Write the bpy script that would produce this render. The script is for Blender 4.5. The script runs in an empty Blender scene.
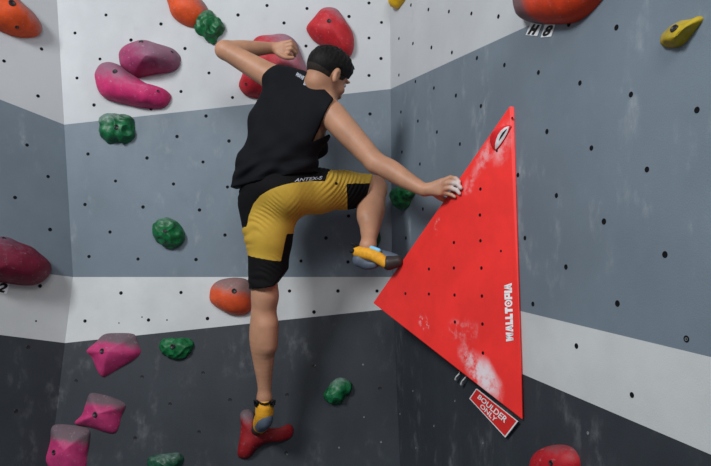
import bpy, bmesh, math, random
import numpy as np
from mathutils import Vector, Matrix, noise
from mathutils.bvhtree import BVHTree

random.seed(4)
SC = bpy.context.scene
COL = SC.collection
F = 640.0
CZ = 1.6                      # camera height above the mat


def V(*a):
    return Vector(a)


def P(px, py, d):
    """photo pixel + distance along the view axis -> point in the room"""
    return Vector(((px - 355.5) / F * d, d, CZ - (py - 233.0) / F * d))


class Plane:
    def __init__(self, a, b, c):
        n = (b - a).cross(c - a).normalized()
        if n.y > 0:
            n = -n
        self.p, self.n = a.copy(), n

    def at(self, px, py, off=0.0):
        r = Vector(((px - 355.5) / F, 1.0, -(py - 233.0) / F))
        o = Vector((0, 0, CZ))
        t = (self.p + self.n * off - o).dot(self.n) / r.dot(self.n)
        return o + r * t

    def frame(self):
        n = self.n
        v = (Vector((0, 0, 1)) - n * n.z).normalized()
        u = v.cross(n).normalized()
        return u, v, n


# ------------------------------------------------------------------ materials
def srgb(r, g, b):
    f = lambda c: ((c / 255.0) / 12.92) if c <= 10 else (((c / 255.0) + 0.055) / 1.055) ** 2.4
    return (f(r), f(g), f(b), 1.0)


class NT:
    def __init__(self, name):
        m = bpy.data.materials.new(name)
        m.use_nodes = True
        self.m, self.t = m, m.node_tree
        self.b = self.t.nodes['Principled BSDF']
        self.tc = self.t.nodes.new('ShaderNodeTexCoord').outputs['Object']

    def n(self, typ, **kw):
        x = self.t.nodes.new(typ)
        for k, v in kw.items():
            setattr(x, k, v)
        return x

    def l(self, a, b):
        self.t.links.new(a, b)

    def math(self, op, a, b=None, clamp=False):
        x = self.n('ShaderNodeMath', operation=op, use_clamp=clamp)
        for i, q in enumerate((a, b)):
            if q is None:
                continue
            if isinstance(q, (int, float)):
                x.inputs[i].default_value = q
            else:
                self.l(q, x.inputs[i])
        return x.outputs[0]

    def noise(self, scale, detail=4, rough=.55, stretch=None, shift=None):
        x = self.n('ShaderNodeTexNoise')
        x.inputs['Scale'].default_value = scale
        x.inputs['Detail'].default_value = detail
        x.inputs['Roughness'].default_value = rough
        src = self.tc
        if stretch or shift:
            mp = self.n('ShaderNodeMapping')
            mp.inputs['Scale'].default_value = stretch or (1, 1, 1)
            mp.inputs['Location'].default_value = shift or (0, 0, 0)
            self.l(src, mp.inputs['Vector'])
            src = mp.outputs[0]
        self.l(src, x.inputs['Vector'])
        return x.outputs['Fac']

    def ramp(self, v, a, b, lo=0.0, hi=1.0):
        x = self.n('ShaderNodeMapRange', interpolation_type='SMOOTHSTEP')
        self.l(v, x.inputs['Value'])
        x.inputs['From Min'].default_value = a
        x.inputs['From Max'].default_value = b
        x.inputs['To Min'].default_value = lo
        x.inputs['To Max'].default_value = hi
        return x.outputs[0]

    def dist(self, p, scale=(1, 1, 1)):
        mp = self.n('ShaderNodeVectorMath', operation='SUBTRACT')
        self.l(self.tc, mp.inputs[0])
        mp.inputs[1].default_value = p
        m2 = self.n('ShaderNodeVectorMath', operation='MULTIPLY')
        self.l(mp.outputs[0], m2.inputs[0])
        m2.inputs[1].default_value = scale
        ln = self.n('ShaderNodeVectorMath', operation='LENGTH')
        self.l(m2.outputs[0], ln.inputs[0])
        return ln.outputs['Value']

    def along(self, d):
        x = self.n('ShaderNodeVectorMath', operation='DOT_PRODUCT')
        self.l(self.tc, x.inputs[0])
        x.inputs[1].default_value = d
        return x.outputs['Value']

    def mix(self, fac, a, b):
        x = self.n('ShaderNodeMix', data_type='RGBA')
        if isinstance(fac, (int, float)):
            x.inputs[0].default_value = fac
        else:
            self.l(fac, x.inputs[0])
        for i, q in ((6, a), (7, b)):
            if isinstance(q, tuple):
                x.inputs[i].default_value = q
            else:
                self.l(q, x.inputs[i])
        return x.outputs[2]

    def done(self, col, rough=.6, spec=.3, bump=None, bumpd=.002, metal=0.0):
        if isinstance(col, tuple):
            self.b.inputs['Base Color'].default_value = col
        else:
            self.l(col, self.b.inputs['Base Color'])
        if isinstance(rough, (int, float)):
            self.b.inputs['Roughness'].default_value = rough
        else:
            self.l(rough, self.b.inputs['Roughness'])
        self.b.inputs['Specular IOR Level'].default_value = spec
        self.b.inputs['Metallic'].default_value = metal
        if bump is not None:
            x = self.n('ShaderNodeBump')
            x.inputs['Strength'].default_value = .6
            x.inputs['Distance'].default_value = bumpd
            self.l(bump, x.inputs['Height'])
            self.l(x.outputs[0], self.b.inputs['Normal'])
        return self.m


def mul(c, k):
    return (c[0] * k, c[1] * k, c[2] * k, 1.0)


def paint(name, c, chalk=.25, dark=.8, rough=.55, spec=.3):
    """textured wall paint: faint mottling, rubbed-off chalk smears, scuffs"""
    t = NT(name)
    n1 = t.noise(1.7, 5, .6)
    n2 = t.noise(7.0, 6, .62, (1, 1, .45))
    n3 = t.noise(22, 4, .6, (1, 1, .6), (3, 1, 7))
    col = t.mix(t.ramp(n1, .3, .72), mul(c, dark), mul(c, 1.06))
    m = t.math('MULTIPLY', t.ramp(n2, .51, .76), t.ramp(n3, .42, .7))
    ch = tuple(c[i] * .45 + .30 for i in range(3)) + (1.0,)
    col = t.mix(t.math('MULTIPLY', m, chalk), col, ch)
    sc = t.math('MULTIPLY', t.ramp(t.noise(5, 5, .65, None, (9, 4, 2)), .60, .75), .28)
    col = t.mix(sc, col, mul(c, .72))
    return t.done(col, t.ramp(n2, .3, .7, rough - .08, rough + .1), spec, t.noise(260, 2, .5), .0008)


def plain(name, c, rough=.5, spec=.3, var=.15, scale=30, metal=0.0, bumpd=None):
    t = NT(name)
    n = t.noise(scale, 4, .6)
    col = t.mix(t.ramp(n, .3, .7), mul(c, 1 - var), mul(c, 1 + var))
    return t.done(col, rough, spec, t.noise(scale * 6, 3, .6) if bumpd else None, bumpd or .001, metal)


def hold_mat(name, c, wear=None, worn=(.34, .31, .33, 1), lo=0.0, hi=.08, amount=.85, rough=.55, rmul=22, speck=.3):
    """cast resin with a worn, chalked and rubber-scuffed side"""
    t = NT(name)
    n = t.noise(rmul, 5, .62)
    col = t.mix(t.ramp(n, .3, .7), mul(c, .82), mul(c, 1.1))
    if wear is not None:
        a = t.along(wear)
        a = t.math('ADD', a, t.math('MULTIPLY', t.math('SUBTRACT', n, .5), (hi - lo) * 1.3))
        a = t.math('ADD', a, t.math('MULTIPLY', t.math('SUBTRACT', t.noise(75, 3), .5), (hi - lo) * .6))
        col = t.mix(t.math('MULTIPLY', t.ramp(a, lo, hi), amount), col, worn)
    sp = t.math('MULTIPLY', t.ramp(t.noise(48, 4, .7, None, (5, 2, 8)), .58, .74), speck)
    col = t.mix(sp, col, (.5, .42, .45, 1))
    return t.done(col, rough, .28, t.noise(330, 3, .6), .0012)


M = {}
M['white'] = paint('white wall paint', (.475, .485, .495, 1), .12, .92)
M['band'] = paint('white band paint', (.54, .55, .545, 1), .1, .84)
M['grey'] = paint('grey wall paint', (.155, .193, .228, 1), .75, .84, .5)
M['dark'] = paint('charcoal wall paint', (.036, .042, .050, 1), .30, .78, .5)
M['mat'] = plain('crash mat vinyl', srgb(72, 80, 92), .5, .3)
M['hole'] = plain('black bolt hole', (.006, .006, .007, 1), .7, .1)
M['nut'] = plain('zinc nut', (.16, .165, .17, 1), .5, .4)
M['bolt'] = plain('black steel bolt', (.012, .010, .011, 1), .45, .4)
M['skin'] = None


# ------------------------------------------------------------------ mesh helpers
def link(name, vs, fs, mat, parent=None, smooth=True, loc=None, mi=None):
    me = bpy.data.meshes.new(name)
    if loc is not None:
        vs = [(v[0] - loc[0], v[1] - loc[1], v[2] - loc[2]) for v in vs]
    me.from_pydata([tuple(v) for v in vs], [], [tuple(int(i) for i in f) for f in fs])
    for m in (mat if isinstance(mat, (list, tuple)) else [mat]):
        me.materials.append(m)
    if mi is not None:
        me.polygons.foreach_set('material_index', mi)
    me.polygons.foreach_set('use_smooth', [smooth] * len(me.polygons))
    me.update()
    o = bpy.data.objects.new(name, me)
    COL.objects.link(o)
    if parent is not None:
        o.parent = parent
    elif loc is not None:
        o.location = loc
    return o


def tag(o, label, cat, group=None):
    o['label'] = label
    o['category'] = cat
    if group:
        o['group'] = group
    return o


def tube(path, r, sides=8, closed=False):
    path = [Vector(p) for p in path]
    vs, fs = [], []
    n = len(path)
    up = Vector((.31, .2, .93))
    for i, p in enumerate(path):
        a = path[(i - 1) % n] if (closed or i > 0) else p
        b = path[(i + 1) % n] if (closed or i < n - 1) else p
        d = (b - a).normalized()
        x = d.cross(up).normalized()
        y = d.cross(x)
        rr = r[i] if isinstance(r, (list, tuple)) else r
        for k in range(sides):
            t = 2 * math.pi * k / sides
            vs.append(p + x * math.cos(t) * rr + y * math.sin(t) * rr)
    for i in range(n if closed else n - 1):
        for k in range(sides):
            k2 = (k + 1) % sides
            j = (i + 1) % n
            fs.append((i * sides + k, i * sides + k2, j * sides + k2, j * sides + k))
    if not closed:
        fs.append(tuple(range(sides))[::-1])
        fs.append(tuple((n - 1) * sides + k for k in range(sides)))
    return vs, fs


# ------------------------------------------------------------------ the walls
D = 3.1
LF, RF = P(73, 277, D), P(392, 277, D)
LU = P(57, 0, 3.2)
MU = Plane(LF, RF, LU)
RU = MU.at(390, 0)
vp = Vector(((140 - 355.5) / F, 1.0, (233 - 217) / F))
RW = Plane(RF, RU, RF + vp)
RB = RW.at(400, 466)
ML = Plane(LF, RF, RB)
LB = ML.at(50, 466)
LUP = Plane(LF, LU, P(-80, 150, 2.72))
LLP = Plane(LF, LB, LUP.at(-300, 231))


def zfloor(pl, px, z=0.0):
    lo, hi = 466.0, 3000.0
    for _ in range(60):
        m = (lo + hi) / 2
        if pl.at(px, m).z > z:
            lo = m
        else:
            hi = m
    return m


def lerp(a, b, t):
    return a + (b - a) * t


def lx(y):          # left corner line in the photo
    return lerp(57, 73, y / 277) if y < 277 else lerp(73, 50, (y - 277) / 189)


def rx(y):
    return lerp(390, 392, y / 277) if y < 277 else lerp(392, 400, (y - 277) / 189)


YT = -170
l1 = lambda x: 100 + .393 * x             # painted edges, left wall
l3 = lambda x: 335 + .125 * x
lf = lambda x: 277 + .123 * (x - 73)
m1 = lambda x: 125 - .1105 * (x - 64)     # middle wall
m3 = lambda x: 343 - .1044 * (x - 65)
r1 = lambda x: 89 - .459 * (x - 390.6)    # right wall
r2 = lambda x: 313 + .2356 * (x - 520)
r3 = lambda x: 375 + .4255 * (x - 523)


def wall(name, polys):
    vs, fs, mi = [], [], []
    mats = [M['white'], M['grey'], M['band'], M['dark']]
    for pl, pts, m in polys:
        b = len(vs)
        vs += [pl.at(*p) if not isinstance(p, Vector) else p for p in pts]
        fs.append(tuple(range(b, b + len(pts))))
        mi.append(m)
    o = link(name, vs, fs, mats, None, False, None, mi)
    bm = bmesh.new()
    bm.from_mesh(o.data)
    bmesh.ops.remove_doubles(bm, verts=bm.verts, dist=.0005)
    bmesh.ops.recalc_face_normals(bm, faces=bm.faces)
    for f in bm.faces:
        if f.normal.y > 0:
            f.normal_flip()
    bm.to_mesh(o.data)
    bm.free()
    o['kind'] = 'structure'
    return o


XL, XR = -300, 860
bl = zfloor(ML, 40)
wall_left = wall('wall_left', [
    (LUP, [(XL, YT), (lx(YT), YT), (lx(124.6), 124.6), (XL, l1(XL))], 0),
    (LUP, [(XL, l1(XL)), (lx(124.6), 124.6), (73, 277), (XL, lf(XL))], 1),
    (LLP, [(XL, lf(XL)), (73, 277), (lx(343), 343), (XL, l3(XL))], 2),
    (LLP, [(XL, l3(XL)), (lx(343), 343), ML.at(lx(bl), bl), LLP.at(XL, zfloor(LLP, XL))], 3)])
br = zfloor(RW, 404)
wall_middle = wall('wall_middle', [
    (MU, [(lx(YT), YT), (rx(YT), YT), (rx(89), 89), (lx(124.6), 124.6)], 0),
    (MU, [(lx(124.6), 124.6), (rx(89), 89), (392, 277), (73, 277)], 1),
    (ML, [(73, 277), (392, 277), (rx(308.5), 308.5), (lx(343), 343)], 2),
    (ML, [(lx(343), 343), (rx(308.5), 308.5), (rx(br), br), (lx(bl), bl)], 3)])
wall_right = wall('wall_right', [
    (RW, [(rx(YT), YT), (690, YT), (690, r1(690)), (rx(89), 89)], 0),
    (RW, [(rx(89), 89), (690, r1(690)), (690, YT), (XR, YT), (XR, r2(XR)), (392, 280)], 1),
    (RW, [(392, 280), (XR, r2(XR)), (XR, r3(XR)), (rx(319), 319)], 2),
    (RW, [(rx(319), 319), (XR, r3(XR)), (XR, zfloor(RW, XR)), (rx(br), br)], 3)])
fl = link('floor', [(-3.2, -3, 0), (3.2, -3, 0), (3.2, 4, 0), (-3.2, 4, 0), (-3.2, -3, -.3), (3.2, -3, -.3), (3.2, 4, -.3), (-3.2, 4, -.3)],
          [(0, 1, 2, 3), (7, 6, 5, 4), (0, 4, 5, 1), (1, 5, 6, 2), (2, 6, 7, 3), (3, 7, 4, 0)], M['mat'], None, False)
fl['kind'] = 'structure'


def bolt_hole(parent, pl, px, py, r, mat, name='bolt_hole'):
    c = pl.at(px, py)
    u, v, n = pl.frame()
    vs, fs = [], []
    S = 12
    for rr, h in ((r, .0004), (r * .9, .0012), (r * .6, .0007)):
        for k in range(S):
            t = 2 * math.pi * k / S
            vs.append(c + u * math.cos(t) * rr + v * math.sin(t) * rr + n * h)
    for a in range(2):
        for k in range(S):
            k2 = (k + 1) % S
            fs.append((a * S + k, a * S + k2, (a + 1) * S + k2, (a + 1) * S + k))
    fs.append(tuple(2 * S + k for k in range(S)))
    vs = [v - c for v in vs]
    o = link(name, vs, fs, mat, parent, False)
    o.location = c - parent.location
    return o


HOLES = [
    (wall_left, LUP, M['hole'], .0085, [(41.5, 49), (4, 61), (38, 96), (27, 145), (48, 176.5), (15, 197.5), (50, 229.5)]),
    (wall_left, LLP, M['hole'], .0085, [(40, 286)]),
    (wall_left, LLP, M['hole'], .004, [(36, 321)]),
    (wall_left, LLP, M['bolt'], .009, [(28, 347), (16, 411)]),
    (wall_middle, MU, M['hole'], .0082, [
        (106, 15), (75, 33), (100, 59), (77, 78), (94, 105), (161, 24), (131, 40), (185, 48.5), (209, 73), (181, 91.5),
        (151, 109), (206, 116), (177, 136.5), (147, 158), (115.5, 181), (88, 154), (85, 204.5), (110, 232), (203, 162),
        (173.5, 184), (227.5, 187), (143, 207), (199.5, 210), (89, 256.5), (138, 259), (196, 259.5), (225, 235), (229, 141),
        (238, 15), (267, 5.5), (307, 8.5), (284, 23), (306, 46), (232.5, 97.5), (369, 3), (349, 16.5), (381.5, 22.5),
        (369, 38), (381, 58.5), (369, 75.5), (370, 114), (326.6, 150), (348.5, 216), (326, 238), (301, 261), (348, 262)]),
    (wall_middle, ML, M['hole'], .0085, [(85, 321), (121, 293), (181, 292.5), (148.5, 320), (207.5, 318.5), (289.5, 291),
                                         (338, 291), (314, 312), (377, 291)]),
    (wall_middle, ML, M['hole'], .0035, [(119, 323), (142, 317), (167, 320)]),
    (wall_middle, ML, M['bolt'], .0085, [(76, 381), (142, 377), (203, 373), (170, 404), (135, 438), (199, 432), (287, 395), (230, 400),
                                         (380, 388.5), (286, 453), (313.7, 366.5)]),
    (wall_middle, ML, M['nut'], .0045, [(364, 417), (339, 447.5), (381, 442), (363, 364.5), (315, 365.5), (287, 454)]),
    (wall_right, RW, M['hole'], .008, [
        (411, 5), (428.5, 9.5), (449, 11.5), (471.5, 13.5), (498.5, 16.5), (399, 38.5), (413, 43.5), (431.5, 47.5), (452, 52.5),
        (399, 75), (415.5, 81.5), (434, 88), (456, 95.5), (477, 58), (504.5, 65), (538.5, 72.5), (569, 24), (616.5, 27.5), (401, 112),
        (580, 83), (631, 94.5), (697, 110), (547, 131.5), (591.5, 148), (647, 169.5), (518, 175), (556.5, 195.5), (604, 221.5),
        (525, 238), (566, 267), (665, 254.5), (533, 304), (617.5, 303.5), (481, 106), (418, 121), (437, 132), (460, 144),
        (402, 152), (420, 164), (423, 209), (406, 238), (576.5, 346), (632, 395)]),
    (wall_right, RW, M['hole'], .0085, [(686.5, 339)]),
    (wall_right, RW, M['nut'], .0045, [(686.5, 339), (413, 391), (400, 414), (434, 426), (416, 448), (483, 443), (588, 433), (455, 401)]),
]
for par, pl, mt, r, pts in HOLES:
    for (x, y) in pts:
        bolt_hole(par, pl, x, y, r * random.uniform(.92, 1.08), mt, 'bolt_hole')

# ------------------------------------------------------------------ holds
M['pink'] = hold_mat('hot pink resin', srgb(186, 56, 110), (.15, 1, -.15), (.105, .095, .103, 1), .016, .055, .92)


def smooth_outline(pts, n=72):
    pts = [Vector((p[0], p[1])) for p in pts]
    m = len(pts)
    out = []
    for i in range(m):
        p0, p1, p2, p3 = pts[i - 1], pts[i], pts[(i + 1) % m], pts[(i + 2) % m]
        for k in range(8):
            t = k / 8
            out.append(.5 * ((2 * p1) + (p2 - p0) * t + (2 * p0 - 5 * p1 + 4 * p2 - p3) * t * t + (3 * p1 - p0 - 3 * p2 + p3) * t ** 3))
    # even resample
    L = [0]
    for i in range(len(out)):
        L.append(L[-1] + (out[(i + 1) % len(out)] - out[i]).length)
    res = []
    j = 0
    for k in range(n):
        s = L[-1] * k / n
        while L[j + 1] < s:
            j += 1
        t = (s - L[j]) / max(1e-9, L[j + 1] - L[j])
        res.append(out[j].lerp(out[(j + 1) % len(out)], t))
    return res


def build_hold(pl, outline, H, peak=None, p=2.0, q=2.0, rings=26, disp=None, lift=.35, hfun=None, n=80):
    """star-shaped cast hold on wall plane pl; outline in photo pixels; H thickness; returns obj + matrix data"""
    u, v, n_ = pl.frame()
    off = H * lift
    o2 = smooth_outline(outline, n)
    w = [pl.at(a.x, a.y, off) - n_ * off for a in o2]
    cx = sum(a.x for a in o2) / len(o2)
    cy = sum(a.y for a in o2) / len(o2)
    c0 = pl.at(cx, cy, off) - n_ * off
    loc = [Vector(((x - c0).dot(u), (x - c0).dot(v))) for x in w]
    if sum(a.x * b.y - b.x * a.y for a, b in zip(loc, loc[1:] + loc[:1])) < 0:
        loc.reverse()
    if peak is None:
        pk = Vector((0, 0))
    else:
        x = pl.at(peak[0], peak[1], H) - n_ * H - c0
        pk = Vector((x.dot(u), x.dot(v)))
    vs, fs = [], []
    for i in range(rings):
        s = 1 - (i / (rings - 1)) * .985
        e = math.sin(math.pi / 2 * s) if True else s
        rr = e
        for a in loc:
            # the ring centre slides from the outline's centre to the peak
            ctr = pk * (1 - rr)
            b = a * rr + ctr
            h = H * max(0.0, 1 - rr ** p) ** (1 / q)
            if hfun:
                h *= hfun(b.x, b.y, rr)
            vs.append(Vector((b.x, b.y, h)))
    N = len(loc)
    for i in range(rings - 1):
        for k in range(N):
            k2 = (k + 1) % N
            fs.append((i * N + k, i * N + k2, (i + 1) * N + k2, (i + 1) * N + k))
    vs.append(Vector((pk.x, pk.y, vs[-1].z)))
    for k in range(N):
        fs.append(((rings - 1) * N + k, (rings - 1) * N + (k + 1) % N, len(vs) - 1))
    # flat back
    vs0 = len(vs)
    for a in loc:
        vs.append(Vector((a.x, a.y, -.002)))
    for k in range(N):
        k2 = (k + 1) % N
        fs.append((vs0 + k, vs0 + k2, k2, k))
    fs.append(tuple(vs0 + k for k in range(N))[::-1])
    return vs, fs, c0, (u, v, n_), N * rings


def disp_mesh(vs, fs, fn, top):
    bm = bmesh.new()
    bv = [bm.verts.new(v) for v in vs]
    for f in fs:
        bm.faces.new([bv[i] for i in f])
    bm.normal_update()
    out = []
    for i, b in enumerate(bv):
        p = b.co
        k = fn(p) * min(1.0, max(0.0, p.z / .012)) if i < top + 1 else 0
        q = p + b.normal * k
        if i >= top + 1:
            q = p.copy()
        q.z = max(q.z, -.002)
        out.append(q)
    bm.free()
    return out


def hold(label, pl, outline, H, mat, bolts=(), peak=None, p=2.0, q=2.0, disp=None, lift=.2, hfun=None, group=None, br=.010, n=80, cat='climbing hold', name='climbing_hold', rings=26):
    vs, fs, c0, (u, v, nn), top = build_hold(pl, outline, H, peak, p, q, rings, disp, lift, hfun, n)
    if disp:
        vs = disp_mesh(vs, fs, disp, top)
    o = link(name, vs, fs, mat)
    mw = Matrix((u, v, nn)).transposed().to_4x4()
    mw.translation = c0
    o.matrix_world = mw
    tag(o, label, cat, group)
    bvh = BVHTree.FromPolygons([tuple(x) for x in vs], fs)
    inv = mw.inverted()
    cam = inv @ Vector((0, 0, CZ))
    for b in bolts:
        tgt = inv @ pl.at(b[0], b[1])
        hit, nr, _, _ = bvh.ray_cast(cam, (tgt - cam).normalized())
        if hit is None:
            continue
        r = b[2] if len(b) > 2 else br
        if nr.dot(cam - hit) < 0:
            nr = -nr
        z = (nr + Vector((0, 0, .6))).normalized()
        x = z.orthogonal().normalized()
        y = z.cross(x)
        bvs, bfs = [], []
        S = 14
        for rr, h in ((r * 1.12, -.004), (r * 1.1, .0016), (r * .82, .0022), (r * .74, .0010)):
            for k in range(S):
                t = 2 * math.pi * k / S
                bvs.append(x * math.cos(t) * rr + y * math.sin(t) * rr + z * h)
        for a in range(3):
            for k in range(S):
                k2 = (k + 1) % S
                bfs.append((a * S + k, a * S + k2, (a + 1) * S + k2, (a + 1) * S + k))
        bfs.append(tuple(3 * S + k for k in range(S)))
        bo = link('bolt_socket', bvs, bfs, M['bolt'], o)
        bo.location = hit
    return o


def coral(seed, amp=.012, sc=22, ridge=True):
    s = Vector((seed * 3.1, seed * 1.7, seed))

    def f(p):
        a = noise.noise(p * sc + s)
        b = noise.noise(p * sc * 1.9 + s * 2)
        r = (.55 - abs(a) * 2.2) if ridge else a
        return amp * (r + .25 * b)
    return f


def bumps(seed, amp=.004, sc=16):
    s = Vector((seed * 2.3, seed, seed * 4.1))
    return lambda p: amp * noise.noise(p * sc + s)


def green(name, c, wl, amount=.8, lo=.0, hi=.05):
    t = NT(name)
    n = t.noise(40, 5, .6)
    g = t.n('ShaderNodeNewGeometry').outputs['Pointiness']
    col = t.mix(t.ramp(n, .3, .7), mul(c, .55), mul(c, 1.25))
    a = t.math('ADD', t.along(wl), t.math('MULTIPLY', t.math('SUBTRACT', n, .5), .05))
    col = t.mix(t.math('MULTIPLY', t.ramp(a, lo, hi), amount), col, (.23, .27, .26, 1))
    return t.done(col, .42, .4, t.noise(240, 3), .001)


M['g1'] = green('green resin, chalky top', srgb(18, 100, 58), (-.2, 1, .2), .55, .025, .07)
M['g2'] = green('bright green resin', srgb(13, 98, 52), (0, 1, .1), .45, .04, .09)
M['g3'] = green('dull green resin', srgb(26, 78, 56), (0, 1, .3), .5, .02, .06)
M['orange'] = hold_mat('orange resin', srgb(214, 80, 34), (.65, .7, .1), (.22, .19, .20, 1), .015, .085, .85)
M['orange2'] = hold_mat('orange resin, greyed top', srgb(212, 82, 42), (.25, 1, .2), (.17, .15, .15, 1), .005, .06, .85)
M['orange3'] = hold_mat('orange red resin', srgb(206, 62, 28), (-1, .1, -.1), (.10, .09, .10, 1), .035, .10, .85)
M['pinkchalk'] = hold_mat('dusty pink resin', srgb(158, 56, 100), (.5, .7, .5), (.20, .135, .175, 1), .0, .11, .8, speck=.5)
M['pinklong'] = hold_mat('pink resin, chalked upper side', srgb(198, 46, 106), (.15, 1, .45), (.20, .12, .165, 1), .02, .11, .85, speck=.35)
M['maroon'] = hold_mat('deep raspberry resin', srgb(112, 26, 50), (.1, .9, .5), (.12, .10, .135, 1), .08, .16, .85)
M['red'] = hold_mat('red resin, chalked', srgb(184, 34, 46), (.8, .6, .25), (.27, .175, .22, 1), .03, .16, .85)
M['red2'] = hold_mat('red resin, dusted rim', srgb(182, 36, 44), (.5, .7, .1), (.26, .165, .20, 1), .03, .10, .75)
M['red3'] = hold_mat('red resin, scuffed tips', srgb(138, 24, 30), (0, 1, 0), (.10, .10, .11, 1), .045, .09, .85)
M['red4'] = hold_mat('red resin, sooty top', srgb(172, 26, 36), (-.15, 1, -.1), (.09, .085, .09, 1), .02, .10, .9)
M['yellow'] = hold_mat('yellow resin', srgb(222, 176, 20), None)
M['olive'] = hold_mat('olive yellow resin', srgb(176, 150, 30), (-.4, .8, .4), (.17, .165, .10, 1), .0, .04, .75)

G1, G2, G3, G4 = 'orange dome holds', 'green coral textured holds', 'pink pyramid holds', 'pink sloper holds'
hold('orange dome hold with two bolts, cut by the top left corner of the picture', LUP,
     [(-25, 5), (-22, -10), (-6, -16), (10, -9), (20, 1), (32, 12), (40, 22), (42.5, 29), (38, 35), (25, 36.5), (12, 34), (0, 29), (-15, 20)],
     .10, M['orange'], [(12, 3, .014), (17, 27, .008)], disp=bumps(1), group=G1)
hold('orange dome hold at the top edge, half behind a green hold', MU,
     [(167, -5), (168, 5), (171, 14), (178, 21), (188, 25.5), (200, 25), (208, 16), (204, 2), (190, -9), (178, -12)],
     .09, M['orange'], disp=bumps(2), group=G1)
hold('orange dome hold with grey worn top beside the standing leg', ML,
     [(209, 294), (211, 287), (217, 281), (226, 278), (240, 278), (249, 281), (253, 290), (252, 305), (247, 313), (237, 315), (226, 312.5), (216, 307), (210, 301)],
     .09, M['orange2'], [(234, 291, .011)], disp=bumps(3), group=G1)
hold('small green coral hold beside an orange dome, above the raised elbow', MU,
     [(196, 17), (200, 12), (210, 11), (216, 18), (221, 20), (224, 27), (222, 33), (218, 36), (214, 43), (208, 41), (203, 36), (197, 33), (195, 25)],
     .07, M['g2'], disp=coral(1), group=G2, n=110, rings=34)
hold('green coral hold just under the long pink sloper', MU,
     [(99, 121), (102, 116), (112, 113), (122, 114), (131, 117), (134, 125), (134, 133), (132, 139), (125, 143), (116, 142), (107, 142), (101, 136), (99, 128)],
     .07, M['g1'], [(116, 127, .011)], disp=coral(2, .010, 21), group=G2, n=110, rings=34)
hold('round green knobbly hold alone in the middle of the grey band', MU,
     [(153, 229), (155, 222), (163, 218), (170, 219), (177, 222), (183, 230), (184, 238), (180, 245), (172, 248), (164, 246), (156, 242), (154, 236)],
     .075, M['g2'], [(165, 231, .009)], disp=coral(3, .010, 21), group=G2, n=110, rings=34)
hold('flat green ridged hold just below the white band', ML,
     [(159, 345), (163, 339), (175, 338), (187, 338), (193, 342), (192, 349), (187, 356), (178, 359), (168, 357), (161, 352)],
     .05, M['g2'], [(172.5, 346.5, .011)], disp=coral(4, .008, 25), group=G2, n=110, rings=34)
hold('dull green hold cut by the bottom edge of the picture', ML,
     [(147, 460), (152, 456), (165, 454), (178, 453), (183, 457), (182, 464), (175, 471), (155, 473), (148, 468)],
     .05, M['g3'], disp=coral(5, .005, 26), group=G2, n=90)
hold('green wedge hold on the charcoal wall right of the red foothold', ML,
     [(323, 396), (328, 388), (334, 380), (343, 378), (351, 383), (352, 389), (347, 396), (341, 403), (335, 405), (327, 402)],
     .06, M['g1'], disp=coral(6, .008, 24), group=G2, n=110, rings=34)
hold('green coral hold in the corner under the outstretched forearm', RW,
     [(393, 196), (396, 189), (403, 186), (411, 188), (413, 194), (409, 200), (407, 206), (401, 210), (397, 206), (395, 201)],
     .06, M['g2'], disp=coral(7, .008, 25), group=G2, n=110, rings=34, lift=.2)
hold('dark green hold mostly hidden behind the raised ankle', MU,
     [(366, 236), (371, 229), (376, 228), (380, 233), (380, 241), (377, 247), (371, 248)],
     .05, M['g3'], disp=coral(8, .006, 25), group=G2, n=90)


def saddle(x, y, r):
    return .72 + .42 * math.exp(-((x + .06) / .07) ** 2) + .10 * math.exp(-((x - .11) / .05) ** 2)


hold('dusty pink bulbous hold, upper of the two pink slopers', MU,
     [(118, 58), (119, 50), (126, 44), (134, 40), (143, 39), (155, 42), (168, 46), (177, 52), (180, 58), (178, 66), (170, 71), (157, 73), (143, 76), (135, 77), (127, 73), (120, 66)],
     .14, M['pinkchalk'], [(141, 42, .010), (172, 52, .006)], peak=(146, 55), p=1.5, q=1.5, disp=bumps(5, .006), group=G4, lift=.12)
hold('long bright pink sloper, lower of the two pink slopers', MU,
     [(95, 80), (95, 73), (100, 65), (108, 62), (117, 64), (128, 71), (140, 80), (152, 86), (163, 89), (170, 94), (169, 101), (162, 107), (150, 108), (135, 106), (118, 102), (105, 98), (98, 90)],
     .10, M['pinklong'], [(115, 71.5, .011), (158, 91, .006)], p=2.4, disp=bumps(6, .005), group=G4, lift=.15)
hold('large raspberry sloper cut by the left edge of the picture', LUP,
     [(-32, 244), (-14, 236), (5, 236), (20, 241), (38, 250), (50, 261), (53, 268), (50, 277), (42, 283), (30, 285), (10, 283), (-5, 281), (-25, 279), (-38, 262)],
     .13, M['maroon'], [(4, 238.5, .008)], p=2.2, disp=bumps(7, .005), group=G4, lift=.3)
pyr = dict(p=1.5, q=1.3, group=G3, br=.011, lift=.3)
hold('pink pyramid hold with grey top edge, uppermost of the three', ML,
     [(84.5, 351), (93, 343), (102, 334.5), (115, 333), (132, 334), (136, 341), (139.5, 350), (136, 357), (122, 366), (105, 376), (100, 377), (95, 370), (90, 358)],
     .075, M['pink'], [(102, 351)], peak=(108, 352), disp=bumps(8, .004), **pyr)
hold('pink pyramid hold with grey top edge, middle one of the three', ML,
     [(72.5, 424), (80, 415), (84, 403), (88, 394), (97, 394), (112, 398), (124, 405), (120, 415), (117, 428), (112, 434), (100, 432), (85, 427)],
     .075, M['pink'], [(95, 414.5)], peak=(98, 414), disp=bumps(9, .004), **pyr)
hold('pink pyramid hold cut by the bottom edge, lowest of the three', ML,
     [(44.5, 452), (48, 440), (49, 428), (55, 425), (72, 426), (87, 430), (87.5, 440), (85, 455), (83, 470), (70, 477), (52, 473), (44, 463)],
     .08, M['pink'], [(54, 452.5)], peak=(64, 451), disp=bumps(10, .004), **pyr)


def yfun(x, y, r):
    return 1.0


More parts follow.
